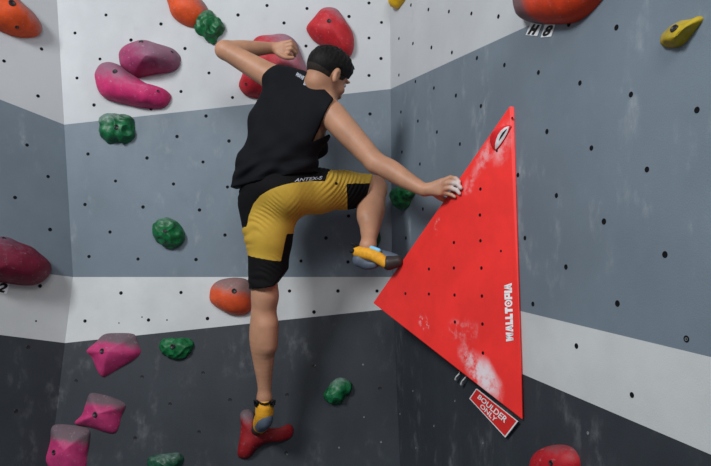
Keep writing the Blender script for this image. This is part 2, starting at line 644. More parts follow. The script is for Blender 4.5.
hold('red three-armed foothold under the standing shoe', ML,
     [(237, 455), (239, 440), (241, 425), (240, 414), (245, 409.5), (253, 412), (257, 422), (268, 428), (280, 428), (288, 424.5), (293, 428), (292, 436), (284, 441), (270, 442.5), (258, 448), (250, 457), (243, 459)],
     .06, M['red3'], [(255, 432, .010)], peak=(252, 436), p=2.6, disp=bumps(11, .003))
hold('big red chalky hold gripped by the left hand', MU,
     [(238.5, 85), (241, 75), (246, 60), (250, 45), (257, 36), (268, 33), (282, 33), (293, 37), (299, 48), (304, 60), (308, 72), (306, 85), (295, 95), (275, 98), (255, 96), (244, 93)],
     .13, M['red'], [(246, 84, .006)], p=2.6, disp=bumps(12, .006), lift=.3)
hold('oval red hold with dusted rim directly above the head', MU,
     [(307, 30), (308, 24), (315, 15), (322, 8.5), (330, 7), (338, 10), (346, 20), (352, 32), (354, 44), (351, 54), (346, 57), (338, 52), (326, 47), (314, 40)],
     .10, M['red2'], [(329, 21, .010)], disp=bumps(13, .005))
hold('small yellow hold in the corner at the top edge', RW,
     [(391, 3), (391, -6), (400, -10), (405, -4), (402, 2), (397, 8), (393, 8)], .05, M['yellow'], disp=bumps(14, .006, 30), lift=.2)
hold('large orange red hold above the letter stickers on the right wall', RW,
     [(515, -12), (513.5, 0), (515, 12), (519, 19.5), (535, 22.5), (555, 22.5), (568, 20), (581, 11), (591, 0), (600, -15), (592, -30), (552, -38), (525, -30)],
     .09, M['orange3'], p=3.0, disp=bumps(15, .003), lift=.36)


def lip(x, y, r):
    return 1.0


hold('olive yellow pointed hold near the top right corner', RW,
     [(656.5, 43), (659, 34), (667, 26), (676, 20.5), (686, 18.5), (696, 15.5), (699, 18.5), (694, 26), (687, 35), (680, 43), (674, 46.5), (663, 47)],
     .042, M['olive'], [(674, 28.5, .0085)], peak=(676, 36), p=1.6, q=1.4, disp=bumps(16, .006, 34), lift=.3)
hold('red dome hold with sooty top, cut by the bottom edge right of the sign', RW,
     [(530, 470), (532, 456), (540, 448), (553, 445), (565, 447), (572, 454), (575, 466), (570, 480), (550, 488), (535, 482)],
     .06, M['red4'], [(551, 463, .007)], disp=bumps(17, .003), lift=.3)

# ------------------------------------------------------------------ the red volume
A = RW.at(509.5, 106, .012)
C = RW.at(522.5, 420, .012)
B = P(373, 303, 2.76)
A2, C2 = RW.at(514.5, 106.5), RW.at(523.5, 418)
B2 = RW.at(402, 300)
VP_ = Plane(A, B, C)
vc = (A + B + C) / 3


def vol_mat():
    t = NT('red textured volume paint')
    c = srgb(236, 50, 45)
    n = t.noise(6, 5, .6)
    col = t.mix(t.ramp(n, .3, .7), mul(c, .9), mul(c, 1.08))
    fine = t.noise(26, 6, .68)
    mid = t.noise(9, 4, .6, None, (4, 4, 4))

    def smear(px, py, rx_, ry, rot, amt, lo=.38, hi=.62):
        nonlocal col
        p = VP_.at(px, py) - vc
        # elliptical stain measured along the painted face
        u, v, nn = VP_.frame()
        ca, sa = math.cos(rot), math.sin(rot)
        e1, e2 = u * ca + v * sa, v * ca - u * sa
        a = t.math('SUBTRACT', t.along(e1), p.dot(e1))
        b = t.math('SUBTRACT', t.along(e2), p.dot(e2))
        a = t.math('DIVIDE', a, rx_)
        b = t.math('DIVIDE', b, ry)
        d = t.math('SQRT', t.math('ADD', t.math('MULTIPLY', a, a), t.math('MULTIPLY', b, b)))
        d = t.math('ADD', d, t.math('MULTIPLY', t.math('SUBTRACT', mid, .5), 1.1))
        m = t.math('MULTIPLY', t.ramp(d, .25, 1.0, 1, 0), t.ramp(fine, lo, hi))
        col = t.mix(t.math('MULTIPLY', m, amt), col, (.74, .66, .68, 1))
    smear(488, 379, .105, .06, -.75, .95, .25, .55)
    smear(473, 366, .12, .05, -.6, .8, .36, .62)
    smear(503, 141, .05, .10, -.3, .45, .3, .6)
    smear(487, 152, .04, .12, -.7, .4, .35, .6)
    smear(424, 322, .05, .035, -.6, .75, .5, .6)
    smear(468, 186, .035, .06, -.5, .3, .4, .6)
    smear(437, 225, .03, .05, -.5, .55, .48, .62)
    smear(460, 330, .12, .06, .2, .22, .45, .65)
    return t.done(col, .5, .35, t.noise(420, 2), .0007)


M['vol'] = vol_mat()
vv = [A, B, C, A2, B2, C2]
vol = link('climbing_volume', vv, [(0, 1, 2), (3, 5, 4), (0, 3, 4, 1), (1, 4, 5, 2), (2, 5, 3, 0)], M['vol'], None, False, vc)
bm = bmesh.new()
bm.from_mesh(vol.data)
bmesh.ops.recalc_face_normals(bm, faces=bm.faces)
bmesh.ops.bevel(bm, geom=list(bm.edges), offset=.003, segments=2, affect='EDGES', profile=.6)
bm.to_mesh(vol.data)
bm.free()
tag(vol, 'large red triangular wall volume held by the right hand', 'climbing volume')
for (x, y) in [(480.5, 189), (480, 215), (454, 242.5), (480.5, 240.7), (429, 269), (454, 268), (481.5, 268), (405.5, 293.6),
               (429, 294), (454.6, 295), (482, 296), (455, 322), (482.5, 324), (483, 353)]:
    bolt_hole(vol, VP_, x, y, .0062, M['hole'])
for (x, y) in [(501, 251), (512.3, 118), (497, 151)]:
    bolt_hole(vol, VP_, x, y, .0042, M['hole'])

# lettering -------------------------------------------------------
M['print'] = plain('white print', (.80, .78, .78, 1), .6, .2, .06)
M['ink'] = plain('black ink', (.012, .012, .013, 1), .7, .2)
M['paper'] = plain('white sticker paper', (.74, .74, .74, 1), .6, .2, .05)
M['signred'] = plain('red sign vinyl', srgb(214, 44, 40), .45, .35, .06)


def text_mesh(s, bold=0.0, shear=0.0):
    cu = bpy.data.curves.new('lettering', 'FONT')
    cu.body = s
    cu.size = 1.0
    cu.offset = bold
    cu.shear = shear
    cu.resolution_u = 3
    o = bpy.data.objects.new('lettering', cu)
    COL.objects.link(o)
    bpy.context.view_layer.update()
    me = o.evaluated_get(bpy.context.evaluated_depsgraph_get()).to_mesh()
    vs = [v.co.copy() for v in me.vertices]
    fs = [tuple(p.vertices) for p in me.polygons]
    o.to_mesh_clear()
    bpy.data.objects.remove(o)
    bpy.data.curves.remove(cu)
    return vs, fs


def fit(vs):
    x0, x1 = min(v.x for v in vs), max(v.x for v in vs)
    y0, y1 = min(v.y for v in vs), max(v.y for v in vs)
    return [((v.x - x0) / (x1 - x0), (v.y - y0) / (y1 - y0)) for v in vs]


def quad_map(vs, q, lift):
    """unit square -> quad corners (bl, br, tr, tl) in the room, with a small lift along its normal"""
    n = (q[1] - q[0]).cross(q[3] - q[0]).normalized()
    out = []
    for (a, b) in vs:
        p = q[0].lerp(q[1], a).lerp(q[3].lerp(q[2], a), b)
        out.append(p + n * lift)
    return out


# block letters W A L L T (target) P I A as simple heavy shapes in unit cells
def block_word():
    def rects(*r):
        return [[(a, b), (c, b), (c, d), (a, d)] for a, b, c, d in r]
    L = {
        'W': [[(0, 1), (.25, 1), (.36, 0), (.09, 0)], [(.09, 0), (.36, 0), (.62, 1), (.38, 1)], [(.38, 1), (.62, 1), (.91, 0), (.64, 0)], [(.64, 0), (.91, 0), (1, 1), (.75, 1)]],
        'A': [[(-.02, 0), (.33, 0), (.66, 1), (.30, 1)], [(.67, 0), (1.02, 0), (.70, 1), (.34, 1)], [(.2, .16), (.8, .16), (.72, .44), (.28, .44)]],
        'L': rects((0, 0, .44, 1), (.44, 0, 1, .36)),
        'T': rects((.28, 0, .72, .66), (0, .66, 1, 1)),
        'P': rects((0, 0, .40, 1), (.40, .78, 1, 1), (.40, .28, 1, .54), (.68, .54, 1, .78)),
        'I': rects((0, 0, 1, 1)),
    }
    vs, fs = [], []
    x = 0
    for ch, w in (('W', 1.25), ('A', .95), ('L', .72), ('L', .72), ('T', .85), ('O', 1.0), ('P', .85), ('I', .34), ('A', .95)):
        if ch == 'O':
            S = 24
            for r0, r1_ in ((.29, .5), (0, .15)):
                b = len(vs)
                for k in range(S):
                    t = 2 * math.pi * k / S
                    for r in (r0, r1_):
                        vs.append(Vector((x + .5 + math.cos(t) * r, .5 + math.sin(t) * r, 0)))
                for k in range(S):
                    k2 = (k + 1) % S
                    fs.append((b + 2 * k, b + 2 * k + 1, b + 2 * k2 + 1, b + 2 * k2))
        else:
            for poly in L[ch]:
                b = len(vs)
                vs += [Vector((x + a * w, c, 0)) for a, c in poly]
                fs.append(tuple(range(b, b + len(poly))))
        x += w + .05
    return vs, fs


bw_v, bw_f = block_word()
q = [VP_.at(507.2, 341.5), VP_.at(504.6, 283), VP_.at(504.6 + 7.6 - 8.2, 283), VP_.at(507.2 - 8, 341.5)]
# lettering climbs the right edge, its top towards the left
q = [VP_.at(513.8, 341), VP_.at(512.0, 283), VP_.at(504.2, 283.5), VP_.at(506.4, 341.5)]
lv = quad_map(fit(bw_v), q, -.0012 if (q[1] - q[0]).cross(q[3] - q[0]).dot(VP_.n) < 0 else .0012)
link('lettering', lv, bw_f, M['print'], vol, False, vc)


def slab(name, q, n, th, mat, parent=None, loc=None):
    vs = list(q) + [p + n * th for p in q]
    return link(name, vs, [(3, 2, 1, 0), (4, 5, 6, 7), (0, 1, 5, 4), (1, 2, 6, 5), (2, 3, 7, 6), (3, 0, 4, 7)], mat, parent, False, loc)


# dual-texture screw-on hold near the tip of the volume
class _T:
    pass


M['screwred'] = plain('glossy red resin', srgb(206, 22, 30), .35, .4)
M['screwwhite'] = plain('chalked white resin', (.62, .58, .58, 1), .7, .2, .2)
crim = hold('small red and white screw-on hold near the tip of the volume', VP_,
            [(489.8, 139), (491.5, 132), (496, 128.3), (503, 126), (510, 125.3), (509.5, 130), (505, 138), (500, 146), (496, 150.5), (493, 149.5), (490.5, 145)],
            .014, M['screwred'], p=2.2, lift=.25, n=60, rings=18)
# white face on it: follows the dome
cm = crim.matrix_world.copy()
bvh = BVHTree.FromObject(crim, bpy.context.evaluated_depsgraph_get())
inv = cm.inverted()


def on_hold(px, py, lift):
    d = inv @ VP_.at(px, py)
    c_ = inv @ Vector((0, 0, CZ))
    h, nr, _, _ = bvh.ray_cast(c_, (d - c_).normalized())
    if h is None:
        h, nr, _, _ = bvh.find_nearest(d)
    if nr.dot(c_ - h) < 0:
        nr = -nr
    return h + nr * lift


def patch(name, centre_line, widths, lift, mat):
    vs, fs = [], []
    K = 6
    for (x, y), w in zip(centre_line, widths):
        for k in range(K + 1):
            s = (k / K - .5) * 2 * w
            vs.append(on_hold(x + s * .80, y + s * .55, lift))
    for i in range(len(centre_line) - 1):
        for k in range(K):
            a = i * (K + 1) + k
            fs.append((a, a + 1, a + K + 2, a + K + 1))
    return link(name, vs, fs, mat, crim)


patch('white_face', [(495.7, 149), (497, 145), (498.8, 141), (501, 136.8), (503.8, 132.5), (506.5, 129), (508.8, 126.6)], [.4, 2, 3, 3.5, 3.3, 2.2, .5], .0012, M['screwwhite'])
patch('groove', [(499.2, 140.5), (501.3, 136.6), (503.8, 132.8), (507, 129)], [.15, .8, .9, .15], .0022, M['ink'])

# sign tucked under the volume -------------------------------------
sq = [RW.at(470, 398.5, .012), RW.at(506, 437.5, .012), RW.at(518.5, 421.5, .012), RW.at(477, 388.5, .012)]
sc_ = sum(sq, Vector()) / 4
sign = bpy.data.objects.new('notice_sign', None)
COL.objects.link(sign)
sign.location = sc_
tag(sign, 'red notice sign with white border under the tip of the red volume', 'sign')
slab('backing', sq, RW.n, .003, M['print'], sign, sc_)


def inset(q, a, b):
    c = sum(q, Vector()) / 4
    e1, e2 = (q[1] - q[0]).normalized(), (q[3] - q[0]).normalized()
    return [q[0] + e1 * a + e2 * a, q[1] - e1 * a + e2 * a, q[2] - e1 * a - e2 * b, q[3] + e1 * a - e2 * b]


s2 = inset([p + RW.n * .003 for p in sq], .0055, .002)
slab('face', s2, RW.n, .001, M['signred'], sign, sc_)


def sub(q, a0, a1, b0, b1):
    f = lambda a, b: q[0].lerp(q[1], a).lerp(q[3].lerp(q[2], a), b)
    return [f(a0, b0), f(a1, b0), f(a1, b1), f(a0, b1)]


for word, (a0, a1, b0, b1) in (('BOULDER', (.12, .86, .50, .86)), ('ONLY', (.27, .70, .12, .42))):
    tv, tf = text_mesh(word, .018)
    qq = sub(s2, a0, a1, b0, b1)
    nn = (qq[1] - qq[0]).cross(qq[3] - qq[0])
    lv = quad_map(fit(tv), qq, .0018 if nn.dot(RW.n) > 0 else -.0018)
    link('lettering', lv, tf, M['print'], sign, False, sc_)

M['tie'] = plain('white nylon', (.62, .62, .60, 1), .5, .3)
for (lab, a, b) in (('white nylon tie end under the volume, left one of the pair', (459, 374), (455.5, 380)),
                    ('white nylon tie end under the volume, right one of the pair', (465.5, 377.5), (461, 385))):
    pa, pb = RW.at(*a, .014), RW.at(*b, .014)
    pm = RW.at(a[0] + 1, a[1] - 3, .001)
    vs, fs = tube([pm, pa, pa.lerp(pb, .5) + RW.n * .004, pb.lerp(pa, .2), pb], [.003, .0035, .0035, .006, .0045], 8)
    tag(link('cable_tie', vs, fs, M['tie'], None, True, pm), lab, 'cable tie', 'white tie ends')

# route stickers ----------------------------------------------------
for (nm, ch, pl, qd, lab) in (
    ('route_sticker', 'H', RW, [(526, 35), (537.5, 36), (542, 24.5), (531, 23)], 'white sticker with a black letter H below the orange red hold'),
    ('route_sticker', '8', RW, [(541, 37.5), (551.5, 36.5), (555.5, 24.5), (545, 24.5)], 'white sticker with a black figure 8 below the orange red hold'),
    ('route_sticker', '2', LLP, [(-6, 292), (6.5, 294), (10, 283.5), (-5, 281)], 'white sticker with a black mark below the raspberry sloper')):
    qq = [pl.at(x, y, .0008) for x, y in qd]
    c_ = sum(qq, Vector()) / 4
    o = slab(nm, qq, pl.n, .0012, M['paper'], None, c_)
    tag(o, lab, 'sticker', 'route stickers')
    tv, tf = text_mesh(ch, .08 if ch == 'H' else .042, .3)
    lv = quad_map(fit(tv), sub([p + pl.n * .0012 for p in qq], .1, .9, .06, .95), 0)
    lv = [p + pl.n * .0008 for p in lv]
    link('lettering', lv, tf, M['ink'], o, False, c_)


# ------------------------------------------------------------------ signed distance modelling for the climber
class Field:
    def __init__(self, lo, hi, h):
        self.lo = np.array(lo, float)
        self.h = h
        n = np.ceil((np.array(hi, float) - self.lo) / h).astype(int) + 1
        self.ax = [(self.lo[i] + h * np.arange(n[i])).astype(np.float32) for i in range(3)]
        self.f = np.full(n, .5, np.float32)

    def box(self, lo, hi):
        s = []
        for i in range(3):
            a = max(0, int((lo[i] - self.lo[i]) / self.h))
            b = min(len(self.ax[i]), int((hi[i] - self.lo[i]) / self.h) + 2)
            if b <= a:
                return None, None
            s.append(slice(a, b))
        X = self.ax[0][s[0]][:, None, None]
        Y = self.ax[1][s[1]][None, :, None]
        Z = self.ax[2][s[2]][None, None, :]
        return tuple(s), (X, Y, Z)

    def comb(self, s, d, k, sub=False):
        a = self.f[s]
        if sub:
            d = -d
            h = np.maximum(k - np.abs(a - d), 0) / k if k else 0
            self.f[s] = np.maximum(a, d) + (h * h * k * .25 if k else 0)
        else:
            h = np.maximum(k - np.abs(a - d), 0) / k if k else 0
            self.f[s] = np.minimum(a, d) - (h * h * k * .25 if k else 0)

    def rc(self, a, ra, b, rb, k=.02, sub=False):
        a, b = np.array(a), np.array(b)
        m = max(ra, rb) + k + .03
        s, g = self.box(np.minimum(a, b) - m, np.maximum(a, b) + m)
        if s is None:
            return self
        ba = b - a
        L = max(float(ba @ ba), 1e-9)
        px, py, pz = g[0] - a[0], g[1] - a[1], g[2] - a[2]
        t = np.clip((px * ba[0] + py * ba[1] + pz * ba[2]) / L, 0, 1)
        d = np.sqrt((px - t * ba[0]) ** 2 + (py - t * ba[1]) ** 2 + (pz - t * ba[2]) ** 2) - (ra + (rb - ra) * t)
        self.comb(s, d.astype(np.float32), k, sub)
        return self

    def chain(self, pts, k=.02):
        """one smooth limb: the joints are splined, then joined to what is there with softness k"""
        Q = [np.array([*p, r]) for p, r in pts]
        if len(Q) > 2:
            E = [2 * Q[0] - Q[1]] + Q + [2 * Q[-1] - Q[-2]]
            out = []
            for i in range(1, len(E) - 2):
                p0, p1, p2, p3 = E[i - 1:i + 3]
                for j in range(5):
                    t = j / 5
                    out.append(.5 * (2 * p1 + (p2 - p0) * t + (2 * p0 - 5 * p1 + 4 * p2 - p3) * t * t + (3 * p1 - p0 - 3 * p2 + p3) * t ** 3))
            Q = out + [Q[-1]]
        A_ = np.array(Q)
        m = A_[:, 3].max() + k + .03
        s, g = self.box(A_[:, :3].min(0) - m, A_[:, :3].max(0) + m)
        if s is None:
            return self
        best = None
        for qa, qb in zip(Q, Q[1:]):
            ba = qb[:3] - qa[:3]
            L = max(float(ba @ ba), 1e-9)
            px, py, pz = g[0] - qa[0], g[1] - qa[1], g[2] - qa[2]
            t = np.clip((px * ba[0] + py * ba[1] + pz * ba[2]) / L, 0, 1)
            d = np.sqrt((px - t * ba[0]) ** 2 + (py - t * ba[1]) ** 2 + (pz - t * ba[2]) ** 2) - (qa[3] + (qb[3] - qa[3]) * t)
            best = d if best is None else np.minimum(best, d)
        self.comb(s, best.astype(np.float32), k)
        return self

    def ell(self, c, axes, r, k=.02, sub=False):
        c = np.array(c)
        m = max(r) + k + .03
        s, g = self.box(c - m, c + m)
        if s is None:
            return self
        px, py, pz = g[0] - c[0], g[1] - c[1], g[2] - c[2]
        q0 = q1 = 0
        for ax, rr in zip(axes, r):
            t = px * ax[0] + py * ax[1] + pz * ax[2]
            q0 = q0 + (t / rr) ** 2
            q1 = q1 + (t / rr ** 2) ** 2
        q0, q1 = np.sqrt(q0), np.sqrt(q1) + 1e-6
        self.comb(s, (q0 * (q0 - 1) / q1).astype(np.float32), k, sub)
        return self

    def plane(self, p, n):
        """distance to a plane, positive along n"""
        return ((self.ax[0][:, None, None] - p[0]) * n[0] + (self.ax[1][None, :, None] - p[1]) * n[1] + (self.ax[2][None, None, :] - p[2]) * n[2]).astype(np.float32)

    def cut(self, p, n, *more):
        """remove the side n points to; with more planes, only where all are positive"""
        d = self.plane(p, n)
        for (p2, n2) in more:
            d = np.minimum(d, self.plane(p2, n2))
        self.f = np.maximum(self.f, d)
        return self

    def warp(self, fn):
        X, Y, Z = self.ax[0][:, None, None], self.ax[1][None, :, None], self.ax[2][None, None, :]
        self.f += fn(X, Y, Z).astype(np.float32)
        return self

    def mesh(self, relax=2):
        f = self.f
        ins = f < 0
        n = np.array(f.shape)
        cnt = np.zeros(n - 1, np.uint8)
        offs = [(i, j, k) for i in (0, 1) for j in (0, 1) for k in (0, 1)]
        for (i, j, k) in offs:
            cnt += ins[i:n[0] - 1 + i, j:n[1] - 1 + j, k:n[2] - 1 + k]
        cells = np.argwhere((cnt > 0) & (cnt < 8))
        idx = np.full(n - 1, -1, np.int32)
        idx[tuple(cells.T)] = np.arange(len(cells))
        cv = np.stack([f[cells[:, 0] + i, cells[:, 1] + j, cells[:, 2] + k] for (i, j, k) in offs], 1)
        acc = np.zeros((len(cells), 3))
        num = np.zeros(len(cells))
        O = np.array(offs, float)
        for a in range(8):
            for b in range(a + 1, 8):
                if abs(O[a] - O[b]).sum() != 1:
                    continue
                va, vb = cv[:, a], cv[:, b]
                m = (va < 0) != (vb < 0)
                t = np.where(m, va / np.where(m, va - vb, 1), 0)
                acc += m[:, None] * (O[a] + t[:, None] * (O[b] - O[a]))
                num += m
        vs = self.lo + self.h * (cells + acc / num[:, None])
        faces = []
        for ax in range(3):
            o1, o2 = [(1, 2), (2, 0), (0, 1)][ax]
            sl0 = [slice(None)] * 3
            sl1 = [slice(None)] * 3
            sl0[ax] = slice(0, -1)
            sl1[ax] = slice(1, None)
            A_, B_ = ins[tuple(sl0)], ins[tuple(sl1)]
            e = np.argwhere(A_ != B_)
            ok = (e[:, o1] > 0) & (e[:, o2] > 0) & (e[:, o1] < n[o1] - 1) & (e[:, o2] < n[o2] - 1)
            e = e[ok]
            fl = A_[tuple(e.T)]
            d1 = np.zeros(3, int)
            d2 = np.zeros(3, int)
            d1[o1] = 1
            d2[o2] = 1
            g = lambda c: idx[tuple(c.T)]
            qd = np.stack([g(e - d1 - d2), g(e - d2), g(e), g(e - d1)], 1)
            qd[~fl] = qd[~fl][:, ::-1]
            faces.append(qd)
        fs = np.concatenate(faces)
        fs = fs[(fs >= 0).all(1)]
        for _ in range(relax):
            ac = np.zeros_like(vs)
            nm = np.zeros(len(vs))
            for k in range(4):
                a, b = fs[:, k], fs[:, (k + 1) % 4]
                np.add.at(ac, a, vs[b])
                np.add.at(nm, a, 1)
                np.add.at(ac, b, vs[a])
                np.add.at(nm, b, 1)
            vs = vs * .5 + .5 * ac / np.maximum(nm, 1)[:, None]
        return vs, fs


def bounds(pts, m):
    a = np.array([tuple(p) for p in pts])
    return a.min(0) - m, a.max(0) + m


def img_plane(p1, p2, d, keep, tilt=0.0):
    """plane through two photo points at distance d, running away from the viewer; normal points away from `keep`"""
    a, b = P(*p1, d), P(*p2, d)
    n = (b - a).cross(Vector((0, 1, tilt))).normalized()
    if n.dot(P(*keep, d) - a) > 0:
        n = -n
    return a, n


# joints ------------------------------------------------------------
J = dict(
    neck=P(317, 88, 2.66), lsh=P(275, 79, 2.78), rsh=P(333, 116, 2.58),
    lelb=P(224.5, 50, 2.82), lwri=P(272, 48, 2.945),
    relb=P(376, 163, 2.50), rwri=P(424, 190, 2.375),
    lhip=P(260, 203, 2.74), rhip=P(293, 193, 2.65),
    lknee=P(265, 296, 2.72), lank=P(264.5, 398, 2.775),
    rknee=P(374, 188.5, 2.90), rank=P(368, 246, 2.66))
chest, waist, pelvis = P(296, 122, 2.69), P(281, 158, 2.70), P(275, 190, 2.70)
right = (J['rsh'] - J['lsh']).normalized()
upv = (P(309, 95, 2.68) - pelvis).normalized()
right = (right - upv * right.dot(upv)).normalized()
fwd = upv.cross(right).normalized()
TA = (right, fwd, upv)
pr = (J['rhip'] - J['lhip']).normalized()
pu = (Vector((0, 0, 1)) - pr * pr.z).normalized()
PA = (pr, pu.cross(pr), pu)

hc = P(326.5, 74, 2.63)
hf = Vector((.60, .70, -.42)).normalized()
hu = (Vector((.30, .0, 1)) - hf * hf.dot(Vector((.30, .0, 1)))).normalized()
hr = hf.cross(hu).normalized()
HA = (hr, hf, hu)


def hp(r, f_, u_):
    return hc + hr * r + hf * f_ + hu * u_


# fingers of the right hand, wrapped over the volume edge
def face(px, py, off):
    return VP_.at(px, py, off)


RH = []
for (m, pi_, di, ti) in (((442, 181.5), (450.5, 177.5), (456, 178.5), (459.5, 182)),
                         ((441.5, 185), (451, 182.5), (457.5, 184), (461, 188)),
                         ((441, 189), (450.5, 188), (456.5, 190), (459.5, 193.5)),
                         ((440, 193), (447.5, 193.5), (452, 195), (455, 197))):
    mm = P(*m, 2.335)
    RH.append([mm, face(*pi_, .020), face(*di, .014), face(*ti, .0085)])
LH = []
for (m, pi_, di, ti) in (((283, 43.5), (290.5, 41.5), (294.5, 45), (295.5, 49)),
                         ((284, 47), (291.5, 45), (296, 49), (296.5, 53)),
                         ((284, 50.5), (291, 49), (295, 52.5), (295, 56)),
                         ((283, 54), (288.5, 53), (292, 55.5), (292.5, 58.5))):
    LH.append([P(*m, 2.925), P(*pi_, 2.915), P(*di, 2.935), P(*ti, 2.96)])

allp = list(J.values()) + [q_ for fg in RH + LH for q_ in fg] + [hc]
lo, hi = bounds(allp, .13)
lo[2] = J['lank'].z - .06
B_ = Field(lo, hi, .004)
# torso
B_.ell(chest, TA, (.152, .098, .165), .02)
B_.ell(waist, TA, (.135, .09, .15), .05)
B_.ell(pelvis, PA, (.135, .092, .10), .05)
B_.rc(J['neck'], .052, J['lsh'], .048, .04)
B_.rc(J['neck'], .046, J['rsh'], .042, .03)
# neck and head
B_.rc(J['neck'], .052, hp(0, -.022, -.05), .049, .03)
B_.ell(hp(0, -.005, .018), HA, (.073, .094, .082), .02)
B_.ell(hp(0, .034, -.048), HA, (.055, .058, .062), .035)
B_.ell(hp(0, .070, -.090), HA, (.028, .024, .020), .03)
B_.rc(hp(0, .088, .008), .010, hp(0, .108, -.038), .013, .014)
for s in (-1, 1):
    B_.ell(hp(s * .012, .098, -.040), HA, (.009, .010, .008), .008)
    B_.ell(hp(s * .030, .093, .004), HA, (.017, .014, .013), .010, True)
    B_.ell(hp(s * .030, .088, .022), HA, (.022, .010, .007), .012)
    B_.ell(hp(s * .042, .066, -.030), HA, (.020, .020, .016), .02)
    ea = (hr * s + hf * -.35).normalized()
    e3 = (hu * 1 - hf * .15).normalized()
    e2_ = e3.cross(ea).normalized()
    B_.ell(hp(s * .080, -.012, -.012), (ea, e2_, e3), (.011, .015, .031), .006)
    B_.ell(hp(s * .092, -.004, -.010), (ea, e2_, e3), (.008, .011, .020), .005, True)
B_.ell(hp(0, .092, -.062), HA, (.024, .012, .007), .006)
B_.ell(hp(0, .090, -.073), HA, (.021, .011, .007), .005)
# arms
el = lambda a, b, t: a.lerp(b, t)
B_.chain([(J['lsh'], .056), (el(J['lsh'], J['lelb'], .35), .051), (el(J['lsh'], J['lelb'], .75), .044), (J['lelb'], .039)], .025)
B_.chain([(J['lelb'], .037), (el(J['lelb'], J['lwri'], .3), .040), (el(J['lelb'], J['lwri'], .7), .033), (J['lwri'], .025)], .02)
B_.chain([(J['rsh'], .055), (el(J['rsh'], J['relb'], .3), .052), (el(J['rsh'], J['relb'], .7), .045), (J['relb'], .039)], .025)
ft = el(J['relb'], J['rwri'], .3) + Vector((0, 0, .004))
B_.chain([(J['relb'], .037), (ft, .041), (el(J['relb'], J['rwri'], .7), .032), (J['rwri'], .0245)], .02)
# hands
for H_, w in ((RH, J['rwri']), (LH, J['lwri'])):
    for i, fg in enumerate(H_):
        B_.rc(el(w, fg[0], .15), .017, fg[0], .0125, .012)
    for i, fg in enumerate(H_):
        r0 = (.0088, .0092, .0087, .0076)[i]
        B_.rc(fg[0], r0 + .0022, fg[1], r0 + .0004, .003)
        B_.rc(fg[1], r0 + .0004, fg[2], r0 - .0006, .002)
        B_.rc(fg[2], r0 - .0006, fg[3], r0 - .0016, .002)
# thumbs: right one hidden behind the edge, left one along the hold
B_.chain([(el(J['rwri'], RH[0][0], .3), .014), (P(438, 196, 2.37), .012), (P(446, 200, 2.40), .010), (P(451, 199, 2.42), .008)], .006)
B_.chain([(el(J['lwri'], LH[3][0], .3), .014), (P(279, 54, 2.925), .0125), (P(286, 57.5, 2.915), .0105), (P(293, 57.8, 2.92), .0085)], .005)
# legs
B_.chain([(J['lhip'], .078), (el(J['lhip'], J['lknee'], .5), .066), (J['lknee'], .054)], .03)
lk, la = J['lknee'], J['lank']
B_.chain([(lk, .052), (P(263.5, 318, 2.73), .055), (P(262.5, 338, 2.735), .056), (P(263.5, 362, 2.755), .044), (P(264.5, 384, 2.77), .031), (la, .029)], .025)
B_.rc(P(268, 325, 2.71), .042, P(268, 345, 2.72), .038, .03)
B_.chain([(la, .030), (P(263, 415, 2.80), .034), (P(260, 424, 2.90), .028)], .02)
B_.chain([(J['rhip'], .076), (el(J['rhip'], J['rknee'], .5), .066), (J['rknee'], .055)], .03)
rk, ra = J['rknee'], J['rank']
B_.chain([(rk, .055), (el(rk, ra, .25), .056), (el(rk, ra, .42), .057), (el(rk, ra, .72), .042), (P(369, 238, 2.685), .033), (ra, .031)], .025)
B_.rc(el(rk, ra, .22) + Vector((-.02, -.02, -.01)), .045, el(rk, ra, .5) + Vector((-.018, -.02, 0)), .040, .03)
B_.chain([(ra, .031), (P(370, 256, 2.66), .032), (P(392, 261, 2.615), .024)], .02)

t = NT('sun tanned skin')
n = t.noise(14, 4, .55)
c = (.44, .220, .130, 1)
col = t.mix(t.ramp(n, .3, .7), mul(c, .88), mul(c, 1.08))
# climbing chalk on the fingers of the right hand
root_loc = P(260, 430, 2.86)
dd = t.dist(tuple(P(459, 187, 2.29) - root_loc))
col = t.mix(t.math('MULTIPLY', t.ramp(t.math('ADD', dd, t.math('MULTIPLY', t.noise(60, 3), .02)), .03, .062, 1, 0), .75), col, (.58, .53, .52, 1))
t.b.inputs['Subsurface Weight'].default_value = .06
t.b.inputs['Subsurface Radius'].default_value = (.01, .004, .002)
M['skin'] = t.done(col, .5, .35, t.noise(180, 3), .0008)

person = bpy.data.objects.new('person', None)
COL.objects.link(person)
person.location = root_loc
tag(person, 'climber in black tank top and yellow black shorts, back turned, one knee raised', 'person')


def pmesh(name, fld, mat, parent=None, relax=2):
    vs, fs = fld.mesh(relax)
    return link(name, vs, fs, mat, parent or person, True, root_loc)


pmesh('body', B_, M['skin'], None, 1)


# hair ---------------------------------------------------------------
def hairmat():
    t = NT('short black hair')
    n = t.noise(140, 4, .7, (1, 1, .35))
    col = t.mix(t.ramp(n, .3, .7), (.003, .0028, .0026, 1), (.011, .0095, .009, 1))
    return t.done(col, .6, .15, n, .003)


M['hair'] = hairmat()
M['stubble'] = plain('clipped hair fade', (.022, .016, .012, 1), .6, .2, .4, 160, 0, .001)
lo, hi = bounds([hc], .17)
Hf = Field(lo, hi, .003)
Hf.ell(hp(0, -.006, .026), HA, (.078, .099, .086), .01)
Hf.ell(hp(0, .030, .066), HA, (.062, .072, .046), .03)
# hairline: clear of the face, the ears and the nape
Hf.ell(hp(.0, .036, .058), HA, (.060, .040, .034), .02)
Hf.cut(hp(0, -.02, -.044), -hu * .95 + hf * .28)
Hf.cut(hp(0, .015, .005), (hf * .40 - hu * .92).normalized())
for s in (-1, 1):
    Hf.ell(hp(s * .083, -.008, -.010), HA, (.03, .022, .036), .004, True)


